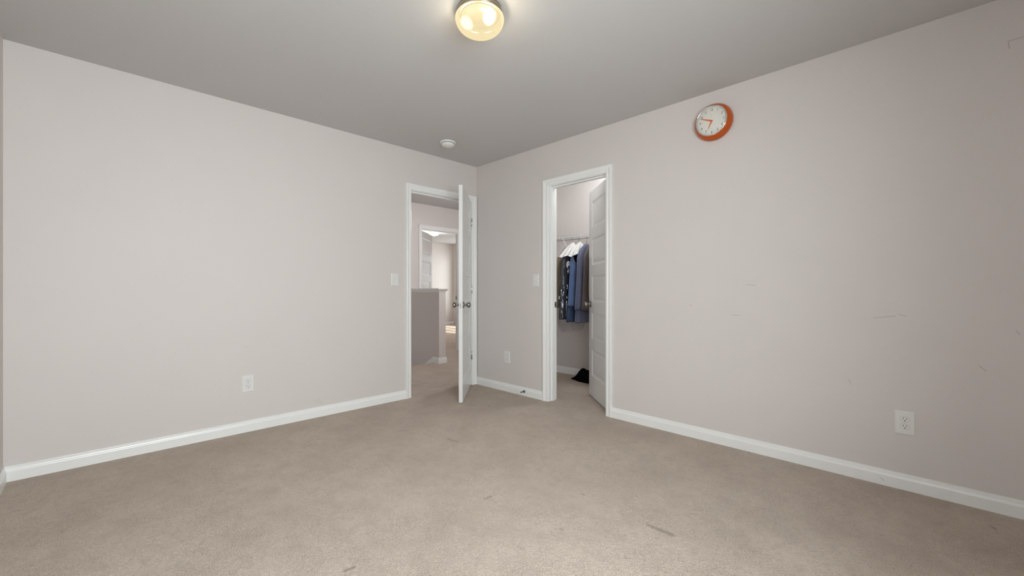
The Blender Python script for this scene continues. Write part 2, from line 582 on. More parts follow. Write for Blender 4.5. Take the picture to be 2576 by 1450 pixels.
# ---- baseboards
BP = [(0, 0), (0.0135, 0), (0.0135, 0.054), (0.0125, 0.058), (0.0100, 0.063), (0.0082, 0.069), (0.0080, 0.0735), (0.0055, 0.0755), (0.0050, 0.0825), (0.0040, 0.0835), (0, 0.0835)]


def baseboard(name, p0, p1, nrm, label, mat=None):
    p0, p1, nv = Vector((p0[0], p0[1], 0)), Vector((p1[0], p1[1], 0)), Vector((nrm[0], nrm[1], 0))
    poly = [p0 + nv * d + Vector((0, 0, z)) for d, z in BP]
    o = MB().prism(poly, p1 - p0).build(name, mat or M['trim'])
    return struct(o, label, 'baseboard')


CO = 0.062                                        # from the jamb face to the outer edge of the casing
baseboard('baseboard_left', (0, Y0), (0, HA - CO), (1, 0), 'white baseboard along the long wall up to the hall door')
baseboard('baseboard_corner', (0, 0), (CA - CO, 0), (0, -1), 'short white baseboard between the room corner and the closet door')
baseboard('baseboard_right', (CB + CO, 0), (X1, 0), (0, -1), 'white baseboard under the clock wall from the closet door on', M['trim_r'])
baseboard('baseboard_front', (0, Y0), (X1, Y0), (0, 1), 'bit of white baseboard at the near end of the long wall')
baseboard('baseboard_back', (X1, Y0), (X1, 0), (-1, 0), 'white baseboard under the window')
baseboard('baseboard_closet', (0, YC), (2.2, YC), (0, -1), 'white baseboard at the back of the closet')
baseboard('baseboard_far', (XF, YF0), (XF, YF1), (1, 0), 'white baseboard at the far end of the sunny room')
baseboard('baseboard_hall', (XH1, FB + CO), (XH1, 2.0), (1, 0), 'white baseboard beside the second doorway in the hall')
baseboard('baseboard_half_wall', (-1.36, 0.445 - 0.0135), (-1.36, 0.56 + 0.0135), (1, 0), 'white baseboard on the end of the half wall')
b = MB()
b.prism([(-1.36, 0.445 - d, z) for d, z in BP], (-0.134, 0, 0))
sk = [(-1.494, 0.0835), (-1.494, -0.12), (-2.165, -0.51), (-2.165, -0.305)]
b.prism([(x, 0.445, z) for x, z in sk], (0, -0.0115, 0))
struct(b.build('trim_4', M['trim'], merge=False), 'white skirt board running down the stairs on the half wall', 'trim')

# ---- door casings and jambs: one trim object per doorway
CP = [(0.0, 0.0), (0.0, 0.0085), (0.003, 0.0105), (0.012, 0.0118), (0.020, 0.0122), (0.023, 0.0100), (0.027, 0.0098), (0.031, 0.0130), (0.040, 0.0160), (0.046, 0.0178), (0.0485, 0.0165), (0.0515, 0.0168), (0.0535, 0.0185), (0.057, 0.0180), (0.057, 0.0)]


def casing(bd, a, bb, top, to3):
    """mitred three-sided casing; to3(s, z, d) -> world"""
    r = 0.005
    vs, fs = [], []
    for w, d in CP:
        w = w + r
        for s, z in ((a - w, 0.0), (a - w, top + w), (bb + w, top + w), (bb + w, 0.0)):
            vs.append(to3(s, z, d))
    for k in range(len(CP) - 1):
        for i in range(3):
            fs.append((k * 4 + i, k * 4 + i + 1, k * 4 + 5 + i, k * 4 + 4 + i))
    for i in (0, 3):
        fs.append(tuple(k * 4 + i for k in range(len(CP))))
    bd.add(vs, fs)


def doorway(name, a, bb, to3, depth, stop0, label, both):
    """to3(s, z, d): d = out of the front face, negative into the wall"""
    bd = MB()
    casing(bd, a, bb, HEAD, to3)
    if both:
        casing(bd, a, bb, HEAD, lambda s, z, d: to3(s, z, -depth - d))

    def bx(s0, s1, z0, z1, d0, d1):
        bd.box(to3(s0, z0, d0), to3(s1, z1, d1))
    bx(a - J, a, 0, HEAD + J, -depth, 0)
    bx(bb, bb + J, 0, HEAD + J, -depth, 0)
    bx(a, bb, HEAD, HEAD + J, -depth, 0)
    st = 0.011
    bx(a, a + st, 0, HEAD, stop0 - 0.035, stop0)
    bx(bb - st, bb, 0, HEAD, stop0 - 0.035, stop0)
    bx(a + st, bb - st, HEAD - st, HEAD, stop0 - 0.035, stop0)
    return struct(bd.build(name, M['trim'], merge=False), label, 'door frame')


L3 = lambda s, z, d: (d, s, z)
R3 = lambda s, z, d: (s, -d, z)
F3 = lambda s, z, d: (XH1 + d, s, z)
tr1 = doorway('trim_1', HA, HB, L3, T, -0.038, 'white casing around the doorway to the hall', True)
tr2 = doorway('trim_2', CA, CB, R3, T, -0.041, 'white casing around the closet doorway', True)
tr3 = doorway('trim_3', FA, FB, F3, T, -0.041, 'white casing around the second doorway across the hall', True)


def strike(parent, lo, hi, hole):
    p = MB().box(lo, hi).build('strike_plate', M['nickel'], parent)
    MB().box(*hole).build('latch_hole', M['dark'], p)
    p['label'] = 'metal strike plate'


strike(tr1, (-0.034, HA - 0.001, 0.887), (-0.003, HA + 0.0012, 0.944), ((-0.024, HA, 0.902), (-0.012, HA + 0.0016, 0.928)))
strike(tr2, (CA - 0.001, 0.080, 0.887), (CA + 0.0012, 0.1135, 0.944), ((CA, 0.091, 0.902), (CA + 0.0016, 0.104, 0.928)))
strike(tr3, (XH0 + 0.002, FB - 0.0012, 0.887), (XH0 + 0.034, FB + 0.001, 0.944), ((XH0 + 0.011, FB - 0.0016, 0.902), (XH0 + 0.024, FB, 0.928)))


# ---- doors
def leaf_mesh(w, t, y0, z0=0.009, z1=DT, g=0.003):
    """five-panel moulded leaf: x g..g+w, y y0..y0+t"""
    bd = MB()
    st, top, bot, gap = 0.108, 0.112, 0.205, 0.104
    if w < 0.7:
        st = 0.098
    hh = (z1 - z0 - top - bot - 4 * gap) / 5.0
    xs = [g, g + st, g + w - st, g + w]
    zs = [z0]
    z = z0 + bot
    for k in range(5):
        zs += [z, z + hh]
        z += hh + gap
    zs.append(z1)
    prof = [(0.0, 0.0), (0.004, 0.0042), (0.020, 0.0085), (0.026, 0.0088), (0.034, 0.0070), (0.044, 0.0052)]
    for y, sg in ((y0, 1), (y0 + t, -1)):
        for i in range(3):
            for k in range(len(zs) - 1):
                if i == 1 and k % 2 == 1:
                    xa, xb, za, zb = xs[1], xs[2], zs[k], zs[k + 1]
                    vs, fs = [], []
                    for ins, dep in prof:
                        vs += [(xa + ins, y + sg * dep, za + ins), (xb - ins, y + sg * dep, za + ins), (xb - ins, y + sg * dep, zb - ins), (xa + ins, y + sg * dep, zb - ins)]
                    for q in range(len(prof) - 1):
                        for e in range(4):
                            f = (e + 1) % 4
                            fs.append((q * 4 + e, q * 4 + f, q * 4 + 4 + f, q * 4 + 4 + e))
                    fs.append(tuple((len(prof) - 1) * 4 + e for e in range(4)))
                    bd.add(vs, fs)
                else:
                    bd.add([(xs[i], y, zs[k]), (xs[i + 1], y, zs[k]), (xs[i + 1], y, zs[k + 1]), (xs[i], y, zs[k + 1])], [(0, 1, 2, 3)])
    for k in range(len(zs) - 1):
        for x in (xs[0], xs[3]):
            bd.add([(x, y0, zs[k]), (x, y0 + t, zs[k]), (x, y0 + t, zs[k + 1]), (x, y0, zs[k + 1])], [(0, 1, 2, 3)])
    for i in range(3):
        for z in (z0, z1):
            bd.add([(xs[i], y0, z), (xs[i + 1], y0, z), (xs[i + 1], y0 + t, z), (xs[i], y0 + t, z)], [(0, 1, 2, 3)])
    return bd


KN = [(0.0325, 0.0), (0.0325, 0.003), (0.030, 0.0065), (0.018, 0.0095), (0.0125, 0.012), (0.0108, 0.018), (0.0112, 0.026), (0.0135, 0.031), (0.0200, 0.036), (0.0250, 0.042), (0.0272, 0.049), (0.0265, 0.056), (0.0225, 0.063), (0.0150, 0.068), (0.0070, 0.0700), (0.0, 0.0704)]


def hinge_mesh(y_face, sgn, ang):
    bd = MB()
    bd.lathe([(0.0, 0.0), (0.0045, 0.001), (0.0062, 0.003), (0.0062, 0.086), (0.0045, 0.088), (0.0, 0.089)], 14)
    for k in range(1, 5):
        bd.lathe([(0.0066, 0.0175 * k - 0.0004), (0.0066, 0.0175 * k + 0.0004)], 14)
    bd.box((0.0010, min(0, y_face), 0.0), (0.0031, max(0, y_face), 0.089))
    # the plate let into the jamb: turned back to the closed position
    q = MB().box((-0.0012, min(0, y_face), 0.0), (0.0010, max(0, y_face), 0.089))
    R = Matrix.Rotation(ang, 4, 'Z')
    bd.add([R @ Vector(p) for p in q.v], q.f)
    return bd


def make_door(name, pin, rz, w, y0, label, closed_rz):
    e = empty(name, (pin[0], pin[1], 0.0), rz)
    struct(e, label, 'door')
    t = 0.035
    lf = leaf_mesh(w, t, y0).build('door_leaf', M['door'], e)
    kx, kz = 0.003 + w - 0.060, 0.916
    for ya, sg in ((y0, -1), (y0 + t, 1)):
        fr = Matrix.Translation((kx, ya, kz)) @ Matrix.Rotation(-sg * PI / 2, 4, 'X')
        MB().lathe(KN, 32, frame=fr).build('door_knob', M['nickel'], e)
    lp = MB()
    x = 0.003 + w
    lp.box((x - 0.001, y0 + 0.005, kz - 0.0285), (x + 0.0014, y0 + t - 0.005, kz + 0.0285))
    lpo = lp.build('latch_plate', M['steel'], e)
    bb = MB().box((x, y0 + 0.011, kz - 0.011), (x + 0.010, y0 + t - 0.011, kz + 0.011))
    for z in (-0.021, 0.021):
        bb.lathe([(0.0035, 0), (0.003, 0.0026), (0, 0.003)], 10, frame=Matrix.Translation((x, y0 + t / 2, kz + z)) @ Matrix.Rotation(PI / 2, 4, 'Y'))
    bb.build('latch_bolt', M['nickel'], lpo)
    for z in (0.285, 1.02, 1.765):
        hm = hinge_mesh(y0 + t if y0 > 0 else y0, 1, closed_rz - rz)
        h = hm.build('hinge', M['steel'], e)
        h.location = (0, 0, z)
    return e


make_door('door_1', (0.0065, HB - 0.0005), math.radians(-90 + 44.5), 0.758, -0.0415, 'white panelled door standing open in the hall doorway', math.radians(-90))
make_door('door_2', (CB - 0.0005, T + 0.0065), math.radians(180 - 40.0), 0.6165, 0.0065, 'white panelled closet door opened into the closet', math.radians(180))
make_door('door_3', (XH0 - 0.0065, FA + 0.0005), math.radians(90 + 41.6), 0.758, -0.0415, 'white panelled door standing open in the room across the hall', math.radians(90))


# ---- windows
def window(name, to3, a, bb, z0, z1, label, rails):
    e = struct(empty(name, to3((a + bb) / 2, z0, 0)), label, 'window')
    loc = Vector(e.location)

    def bx(bd, s0, s1, za, zb, d0, d1):
        bd.box(Vector(to3(s0, za, d0)) - loc, Vector(to3(s1, zb, d1)) - loc)
    fr = MB()
    w = 0.05
    bx(fr, a, a + w, z0, z1, -0.10, -0.04)
    bx(fr, bb - w, bb, z0, z1, -0.10, -0.04)
    bx(fr, a + w, bb - w, z0, z0 + w, -0.10, -0.04)
    bx(fr, a + w, bb - w, z1 - w, z1, -0.10, -0.04)
    m = (a + bb) / 2
    bx(fr, m - 0.04, m + 0.04, z0 + w, z1 - w, -0.10, -0.04)
    for r in rails:
        bx(fr, a + w, m - 0.04, r - 0.025, r + 0.025, -0.095, -0.045)
        bx(fr, m + 0.04, bb - w, r - 0.025, r + 0.025, -0.095, -0.045)
    fr.build('window_frame', M['vinyl'], e, merge=False)
    gl = MB()
    bx(gl, a + w, bb - w, z0 + w, z1 - w, -0.071, -0.069)
    gl.build('window_pane', M['pane'], e)
    sl = MB()
    bx(sl, a - 0.03, bb + 0.03, z0 - 0.02, z0, -0.04, 0.03)
    sl.build('window_sill', M['trim'], e)
    return e


window('window_1', lambda s, z, d: (X1 - d, s, z), W1[0], W1[1], W1[2], W1[3], 'white framed double window in the wall behind the camera', [1.36])
window('window_3', lambda s, z, d: (s, Y0 + d, z), W3[0], W3[1], W3[2], W3[3], 'white framed double window in the near wall beside the camera', [1.36])
window('window_2', lambda s, z, d: (s, YF1 - d, z), W2[0], W2[1], W2[2], W2[3], 'white framed window letting sun into the room across the hall', [1.13, 1.69])


# ================================================================== THINGS
# ---- ceiling lights
def ceiling_light(loc, label, e_pts, bulb_col):
    e = tag(empty('ceiling_light', loc), label, 'ceiling light', 'frosted dome ceiling lights')
    MB().lathe([(0.0, 0.0), (0.108, 0.0), (0.1085, -0.006), (0.110, -0.010), (0.110, -0.018), (0.1065, -0.019), (0.1065, -0.021), (0.1085, -0.0225), (0.1085, -0.026), (0.104, -0.028), (0.096, -0.029), (0.090, -0.027), (0.090, -0.006), (0.0, -0.006)], 64).build('canopy', M['base'], e)
    pr = [(0.093, -0.018), (0.095, -0.026), (0.106, -0.029), (0.116, -0.034), (0.1205, -0.043), (0.12, -0.056), (0.115, -0.072), (0.105, -0.088), (0.09, -0.102), (0.07, -0.111), (0.045, -0.117), (0.02, -0.12), (0.0, -0.1205)]
    MB().lathe([(0.0, -0.012), (0.0885, -0.012), (0.0885, -0.030), (0.0895, -0.030), (0.0895, -0.008), (0.0, -0.008)], 48).build('bulb_baffle', M['baffle'], e)  # added dark cup, keeps bulb light off the inside of the canopy
    dm = MB().lathe(pr, 64, caps=False).build('glass_dome', M['dome'], e)
    s = dm.modifiers.new('smooth', 'SUBSURF')
    s.levels = 1
    s.render_levels = 1
    for p, watts in e_pts:
        l = lamp('bulb', 'POINT', p, (0, 0, 0), watts, bulb_col, shadow_soft_size=0.026)
        l.parent = e
    return e


lamp_a = ceiling_light((2.036, -1.6975, H), 'lit frosted dome ceiling light in the bedroom', [((0.050, 0.008, -0.050), 32.0), ((-0.030, -0.046, -0.062), 15.0)], (1.0, 0.86, 0.64))
lamp_b = ceiling_light((-4.595, 2.575, H), 'small lit dome light seen through the second doorway', [((0.0, 0.0, -0.082), 700.0)], (1.0, 0.96, 0.91))

# ---- smoke detector
e = tag(empty('smoke_detector', (0.425, -0.707, H)), 'round white smoke detector on the ceiling near the hall door', 'smoke detector')
MB().lathe([(0.0, 0.0), (0.072, 0.0), (0.0735, -0.004), (0.0730, -0.011), (0.0690, -0.0145), (0.0620, -0.0150), (0.0, -0.0150)], 48).build('mounting_base', M['plate'], e)
MB().lathe([(0.054, -0.014), (0.054, -0.019)], 40, caps=False).build('vent_gap', M['dark'], e)
MB().lathe([(0.0, -0.0175), (0.058, -0.0180), (0.0605, -0.0200), (0.0590, -0.0270), (0.0540, -0.0360), (0.0440, -0.0430), (0.0420, -0.0422), (0.0400, -0.0440), (0.0250, -0.0465), (0.0, -0.0470)], 48).build('cover', M['plate'], e)
MB().lathe([(0.0, 0.0), (0.009, 0.0), (0.009, -0.003), (0.007, -0.004), (0.0, -0.004)], 20, frame=Matrix.Translation((0.018, -0.018, -0.0462))).build('test_button', M['plate'], e)

# ---- wall clock
e = tag(empty('wall_clock', (2.548, 0.0, 2.217)), 'round orange wall clock with a cream dial showing ten to seven', 'clock')
body = [(0.0, 0.0), (0.112, 0.0), (0.1215, 0.003), (0.1242, 0.009), (0.1252, 0.016), (0.1245, 0.024), (0.1215, 0.034), (0.1162, 0.045), (0.1100, 0.054), (0.1055, 0.0590), (0.1030, 0.0600), (0.0985, 0.0580), (0.0985, 0.0480), (0.0, 0.0480)]
MB().lathe(body, 96, frame=AX_OUT).build('clock_case', M['orange'], e)
MB().lathe([(0.0970, 0.0500), (0.1020, 0.0575), (0.1035, 0.0615), (0.1020, 0.0650), (0.0985, 0.0655), (0.0960, 0.0625), (0.0950, 0.0500)], 96, frame=AX_OUT, caps=False).build('bezel', M['chrome'], e)


def text_mesh(bd, txt, cx, cz, size, y, mi, sx=0.8):
    cu = bpy.data.curves.new('t', 'FONT')
    cu.body = txt
    cu.size = size
    cu.align_x = 'CENTER'
    cu.align_y = 'CENTER'
    cu.extrude = 0.0003
    cu.resolution_u = 3
    o = bpy.data.objects.new('t', cu)
    COL.objects.link(o)
    dg = bpy.context.evaluated_depsgraph_get()
    dg.update()
    me = bpy.data.meshes.new_from_object(o.evaluated_get(dg))
    bd.add([(cx + v.co.x * sx, y - v.co.z, cz + v.co.y) for v in me.vertices], [tuple(p.vertices) for p in me.polygons], mi)
    bpy.data.objects.remove(o, do_unlink=True)
    bpy.data.curves.remove(cu)
    bpy.data.meshes.remove(me)


bd = MB()
bd.lathe([(0.0, 0.0500), (0.0970, 0.0500)], 72, 0, False, AX_OUT, caps=False)
for k in range(1, 13):
    a = PI / 2 - k * PI / 6
    text_mesh(bd, str(k), 0.0765 * math.cos(a), 0.0765 * math.sin(a), 0.0240, -0.0503, 1, 0.72)
for k in range(72):                                 # thin printed ring
    a0, a1 = 2 * PI * k / 72, 2 * PI * (k + 1) / 72
    q = [(r * math.cos(a), -0.0502, r * math.sin(a)) for r, a in ((0.0596, a0), (0.0600, a0), (0.0600, a1), (0.0596, a1))]
    bd.add(q, [(0, 1, 2, 3)], 2)
for a in (90, 215, 325):                            # small three-armed mark under the 12
    a = math.radians(a)
    d, pz = Vector((math.cos(a), 0, math.sin(a))), Vector((0, -0.0503, 0.0415))
    s = Vector((-d.z, 0, d.x)) * 0.0007
    bd.add([pz - s, pz + s, pz + d * 0.0062 + s * 0.3, pz + d * 0.0062 - s * 0.3], [(0, 1, 2, 3)], 1)
dial = bd.build('dial', [M['dial'], M['ink'], M['ring']], e, merge=False, fixn=False)


def hand(name, ang, ln, w0, w1, y, tail):
    a = math.radians(90 - ang)
    d = Vector((math.cos(a), 0, math.sin(a)))
    s = Vector((-d.z, 0, d.x))
    o = Vector((0, y, 0))
    poly = [o - d * tail - s * w0, o - d * tail + s * w0, o + d * ln * 0.25 + s * w0, o + d * ln + s * w1, o + d * ln - s * w1, o + d * ln * 0.25 - s * w0]
    return MB().prism(poly, (0, -0.0007, 0)).build(name, M['hands'], e)


hand('hour_hand', 204.5, 0.056, 0.0042, 0.0008, -0.0520, 0.002)
hand('minute_hand', 294.0, 0.085, 0.0046, 0.0007, -0.0535, 0.002)
MB().lathe([(0.0062, 0.050), (0.0062, 0.0555), (0.004, 0.057), (0.0, 0.0572)], 20, frame=AX_OUT).build('hand_hub', M['hands'], e)
MB().lathe([(0.0972, 0.0605), (0.0891, 0.06454), (0.081, 0.06815), (0.0729, 0.07136), (0.0648, 0.07419), (0.0567, 0.07666), (0.0486, 0.07877), (0.0405, 0.08054), (0.0324, 0.08197), (0.0243, 0.08308), (0.0162, 0.08387), (0.0081, 0.08434), (0.0, 0.0845)], 72, frame=AX_OUT, caps=False).build('clock_glass', M['lens'], e)


# ---- outlets and switches
def oval(rx, rz, cut, n=28):
    """receptacle face: a circle flattened top and bottom"""
    return [(rx * math.cos(2 * PI * i / n), max(-cut, min(cut, rz * math.sin(2 * PI * i / n)))) for i in range(n)]


def outlet_proto(w, h):
    e = empty('wall_outlet', (0, 0, 0))
    MB().slab((-w / 2, -h / 2), (w / 2, h / 2), (0.0045, 0.0055)).build('cover_plate', M['plate'], e)
    for cz in (0.0195, -0.0195):
        bd = MB()
        bd.prism([(x, -0.0050, cz + z) for x, z in oval(0.0172, 0.0172, 0.0140)], (0, -0.0018, 0))
        rc = bd.build('receptacle', M['plate'], e)
        gv = MB()
        for dx, hh in ((-0.0063, 0.0040), (0.0063, 0.0033)):
            gv.box((dx - 0.0012, -0.0069, cz + 0.0045 - hh), (dx + 0.0012, -0.0060, cz + 0.0045 + hh))
        gv.prism([(0.0027 * math.cos(PI * i / 8), -0.0060, cz - 0.0075 + 0.0030 * math.sin(PI * i / 8)) for i in range(9)] + [(-0.0027, -0.0060, cz - 0.0095), (0.0027, -0.0060, cz - 0.0095)], (0, -0.0009, 0))
        gv.build('slots', M['dark'], rc, merge=False)
        gr = MB()
        out, inn = oval(0.0185, 0.0185, 0.0152), oval(0.0172, 0.0172, 0.0140)
        n = len(out)
        gr.add([(x, -0.00565, cz + z) for x, z in out] + [(x, -0.00565, cz + z) for x, z in inn], [(i, (i + 1) % n, n + (i + 1) % n, n + i) for i in range(n)])
        gr.build('rim', M['ring'], rc)
    MB().lathe([(0.0032, 0.0), (0.0030, 0.0010), (0.0, 0.0013)], 14, frame=Matrix.Translation((0, -0.0055, 0)) @ AX_OUT).build('screw', M['plate'], e)
    return e


LW, RW = PI / 2, 0.0
o1 = outlet_proto(0.079, 0.124)
o1.location = (3.510, 0.0, 0.354)
tag(o1, 'white outlet low on the wall under the scuff marks', 'outlet', 'wall outlets')
o2 = copy_tree(o1)
o2.location = (0.0, -2.228, 0.357)
o2.rotation_euler = (0, 0, LW)
tag(o2, 'white outlet low on the long bare wall', 'outlet', 'wall outlets')
o3 = copy_tree(o1)
o3.location = (0.4925, 0.0, 0.356)
tag(o3, 'white outlet below the switch beside the closet door, above the door stop', 'outlet', 'wall outlets')


def switch_proto():
    e = empty('light_switch', (0, 0, 0))
    w, h = 0.076, 0.120
    MB().slab((-w / 2, -h / 2), (w / 2, h / 2), (0.0045, 0.0055)).build('cover_plate', M['plate'], e)
    bd = MB()
    bd.add([(-0.0052, -0.0054, -0.012), (0.0052, -0.0054, -0.012), (0.0052, -0.0054, 0.012), (-0.0052, -0.0054, 0.012),
            (-0.0042, -0.0145, 0.0030), (0.0042, -0.0145, 0.0030), (0.0042, -0.0165, 0.0105), (-0.0042, -0.0165, 0.0105)],
           [(0, 3, 2, 1), (4, 5, 6, 7), (0, 1, 5, 4), (1, 2, 6, 5), (2, 3, 7, 6), (3, 0, 4, 7)])
    bd.build('toggle', M['plate'], e)
    for z in (-0.030, 0.030):
        MB().lathe([(0.0032, 0.0), (0.0030, 0.0010), (0.0, 0.0013)], 14, frame=Matrix.Translation((0, -0.0055, z)) @ AX_OUT).build('screw', M['plate'], e)
    return e


s1 = switch_proto()
s1.location = (0.0, -1.018, 1.157)
s1.rotation_euler = (0, 0, LW)
tag(s1, 'white light switch on the long wall beside the hall door', 'light switch', 'light switches')
s2 = copy_tree(s1)
s2.location = (0.8917, 0.0, 1.150)
s2.rotation_euler = (0, 0, 0)
tag(s2, 'white light switch beside the closet door', 'light switch', 'light switches')

# ---- door stop on the baseboard
e = tag(empty('door_stop', (0.748, -0.0133, 0.045)), 'metal door stop with a white tip on the baseboard', 'door stop')
MB().lathe([(0.0, 0.0), (0.014, 0.0), (0.014, 0.002), (0.0105, 0.006), (0.006, 0.010), (0.0045, 0.012), (0.0045, 0.064), (0.0, 0.064)], 24, frame=AX_OUT).build('rod', M['hangwire'], e)
MB().lathe([(0.0, 0.0), (0.0065, 0.0), (0.0078, 0.002), (0.0078, 0.011), (0.006, 0.014), (0.0, 0.0145)], 20, frame=Matrix.Translation((0, -0.062, 0)) @ AX_OUT).build('rubber_tip', M['rubber'], e)

# ---- closet wire shelf
ZS, ZL, YSF = 1.693, 1.650, 0.873
e = tag(empty('wire_shelf', (0.0, YC, ZS)), 'white wire shelf on the back wall of the closet', 'shelf')


def sh(p):
    return (p[0], p[1] - YC, p[2] - ZS)


bd = MB()
bd.tube([sh((0.02, YSF, ZS)), sh((2.18, YSF, ZS))], 0.0038)
bd.tube([sh((0.02, YSF - 0.004, ZL)), sh((2.18, YSF - 0.004, ZL))], 0.0042)
for k in range(7):
    x = 0.15 + 0.305 * k + 0.035
    bd.tube([sh((x, YSF, ZS)), sh((x, YSF - 0.004, ZL))], 0.0030, 6)
bd.build('front_rail', M['wire'], e, merge=False)
bd = MB()
bd.tube([sh((0.02, YC - 0.008, ZS)), sh((2.18, YC - 0.008, ZS))], 0.0032)
bd.tube([sh((0.02, 1.03, ZS - 0.003)), sh((2.18, 1.03, ZS - 0.003))], 0.0032)
bd.build('back_rail', M['wire'], e, merge=False)
bd = MB()
for k in range(85):
    x = 0.025 + k * 0.0254
    bd.tube([sh((x, YC - 0.008, ZS + 0.002)), sh((x, YSF, ZS + 0.002))], 0.0014, 5)
wd_ = bd.build('wire_deck', M['wire'], e, merge=False)
for x in (0.514, 1.90):
    bd = MB()
    bd.tube([sh((x, YSF + 0.004, ZS - 0.006)), sh((x, YC - 0.012, 1.40)), sh((x, YC - 0.006, 1.385))], 0.0048)
    bd.box(sh((x - 0.008, YC - 0.005, 1.36)), sh((x + 0.008, YC - 0.0005, 1.41)))
    bd.build('brace', M['wire'], e, merge=False)


# ---- hangers
def hanger(x, tilt, label, half=0.148, mat=None):
    """hung on the lower front wire, arms along y"""
    bd = MB()
    r = 0.0105
    pts = []
    for k in range(11):
        a = math.radians(200 - k * 22)
        pts.append((0, -r * math.cos(a) * 1.0, 0.0 + r * math.sin(a)))
    pts = [(0, r * math.cos(math.radians(190 - 190 * k / 10)), r * math.sin(math.radians(190 - 190 * k / 10))) for k in range(11)]
    pts += [(0, r, -0.012), (0, 0.004, -0.022), (0, 0.0, -0.034), (0, 0.0, -0.058)]
    bd.tube(pts, 0.0017, 6)
    bd.tube([(0, 0, -0.058), (0, half, -0.205), (0, half - 0.006, -0.213), (0, -half + 0.006, -0.213), (0, -half, -0.205), (0, 0, -0.058)], 0.0017, 6)
    o = bd.build('wire_hanger', mat or M['hangwire'], merge=False)
    o.location = (x, YSF - 0.004, ZL - 0.0042 + 0.0105 - 0.0000)
    o.location.z = ZL + 0.0042 - 0.0105 + 0.0017 + 0.001
    o.rotation_euler = (0, 0, tilt)
    return tag(o, label, 'hanger', 'wire hangers in the closet')


# ---- garments: a closed loft hanging from its shoulders
def garment_mesh(rows, n=64, folds=7, amp=0.012, seed=1, yshear=0.0, open_top=True):
    """rows = [(z, half width along y, half thickness along x, y centre, fold share, droop)]; droop lowers the sides (shoulders)"""
    rnd = random.Random(seed)
    ph = [rnd.uniform(0, 2 * PI) for _ in range(6)]
    vs, fs = [], []
    for k, (z, hy, hx, yc, fo, dr) in enumerate(rows):
        for i in range(n):
            a = 2 * PI * i / n
            ca, sa = math.cos(a), math.sin(a)
            w = amp * fo * (math.sin(folds * a + ph[0] + 0.25 * k * 0.3) + 0.55 * math.sin((folds * 2 - 3) * a + ph[1]) + 0.35 * math.sin(3 * a + ph[2]))
            px = (abs(sa) ** 0.8) * (1 if sa >= 0 else -1) * hx + (sa * 0.8) * w
            py = yc + ca * (hy + 0.6 * w)
            pz = z - dr * (abs(ca) ** 1.3) + 0.25 * w * (1 if k == len(rows) - 1 else 0)
            vs.append((px, py, pz))
    m = len(rows)
    for k in range(m - 1):
        for i in range(n):
            j = (i + 1) % n
            fs.append((k * n + i, k * n + j, (k + 1) * n + j, (k + 1) * n + i))
    bd = MB()
    bd.add(vs, fs, 0, True)
    return bd


def garment(name, x, rows, mat, label, cat='clothes', **kw):
    o = garment_mesh(rows, **kw).build(name, mat, fixn=False, merge=False)
    o.location = (x, 0, 0)
    s = o.modifiers.new('thickness', 'SOLIDIFY')
    s.thickness = 0.002
    u = o.modifiers.new('smooth', 'SUBSURF')
    u.levels = 1
    u.render_levels = 1
    return tag(o, label, cat, 'clothes hanging in the closet')


YH = YSF - 0.004


def sub_layer(name, of, dx, rows, mat, label, **kw):
    p = [o for o in COL.objects if o.name == of][0]
    o = garment_mesh(rows, **kw).build(name, mat, p, fixn=False, merge=False)
    o.location = (dx, 0, 0)
    m_ = o.modifiers.new('thickness', 'SOLIDIFY')
    m_.thickness = 0.002
    m_ = o.modifiers.new('smooth', 'SUBSURF')
    m_.levels = m_.render_levels = 1
    o['label'] = label


hanger(0.572, 0.03, 'white hanger holding the olive tan garment', mat=M['wire'])
garment('hanging_trousers', 0.572, [(1.441, 0.120, 0.004, YH, 0, 0.0), (1.437, 0.143, 0.009, YH, 0.1, 0.0), (1.42, 0.147, 0.014, YH, 0.2, 0.0), (1.25, 0.150, 0.020, YH, 0.7, 0), (1.05, 0.153, 0.022, YH, 1, 0), (0.84, 0.156, 0.024, YH, 1, 0)], M['olive'], 'olive tan garment folded over a white hanger beside the bagged dress', seed=3, amp=0.006)
hanger(0.680, -0.04, 'wire hanger under the white tissue cover')
dress = [(1.565, 0.03, 0.02, YH, 0, 0.0), (1.555, 0.07, 0.035, YH, 0, 0.01), (1.535, 0.13, 0.04, YH, 0.1, 0.05), (1.51, 0.175, 0.042, YH, 0.3, 0.09), (1.42, 0.178, 0.04, YH, 0.8, 0.04), (1.25, 0.185, 0.04, YH, 1, 0), (1.0, 0.205, 0.042, YH, 1.2, 0), (0.84, 0.22, 0.045, YH, 1.2, 0), (0.72, 0.225, 0.048, YH - 0.002, 1.3, 0)]
g2 = garment('hanging_dress', 0.680, dress, M['navy'], 'dark dress inside the clear plastic cleaning bag', seed=5, amp=0.009)
# clear bag round the dark dress
bag = [(1.585, 0.016, 0.014, YH, 0, 0.0), (1.565, 0.06, 0.035, YH, 0.4, 0.02), (1.545, 0.14, 0.05, YH, 0.5, 0.06), (1.51, 0.190, 0.055, YH, 0.7, 0.09), (1.42, 0.200, 0.056, YH, 1, 0.04), (1.25, 0.205, 0.058, YH, 1.2, 0), (1.0, 0.226, 0.060, YH, 1.3, 0), (0.80, 0.238, 0.062, YH, 1.4, 0), (0.68, 0.236, 0.056, YH, 1.6, 0), (0.61, 0.205, 0.045, YH, 1.6, 0), (0.575, 0.17, 0.035, YH - 0.01, 1.6, 0)]
bg_ = garment_mesh(bag, n=72, folds=9, amp=0.007, seed=8).build('garment_bag', M['film'], merge=False, fixn=False)
bg_.location = (0.680, 0, 0)
tag(bg_, 'clear plastic cleaning bag over the dark dress, hanging below its hem', 'garment bag')
lb = MB()
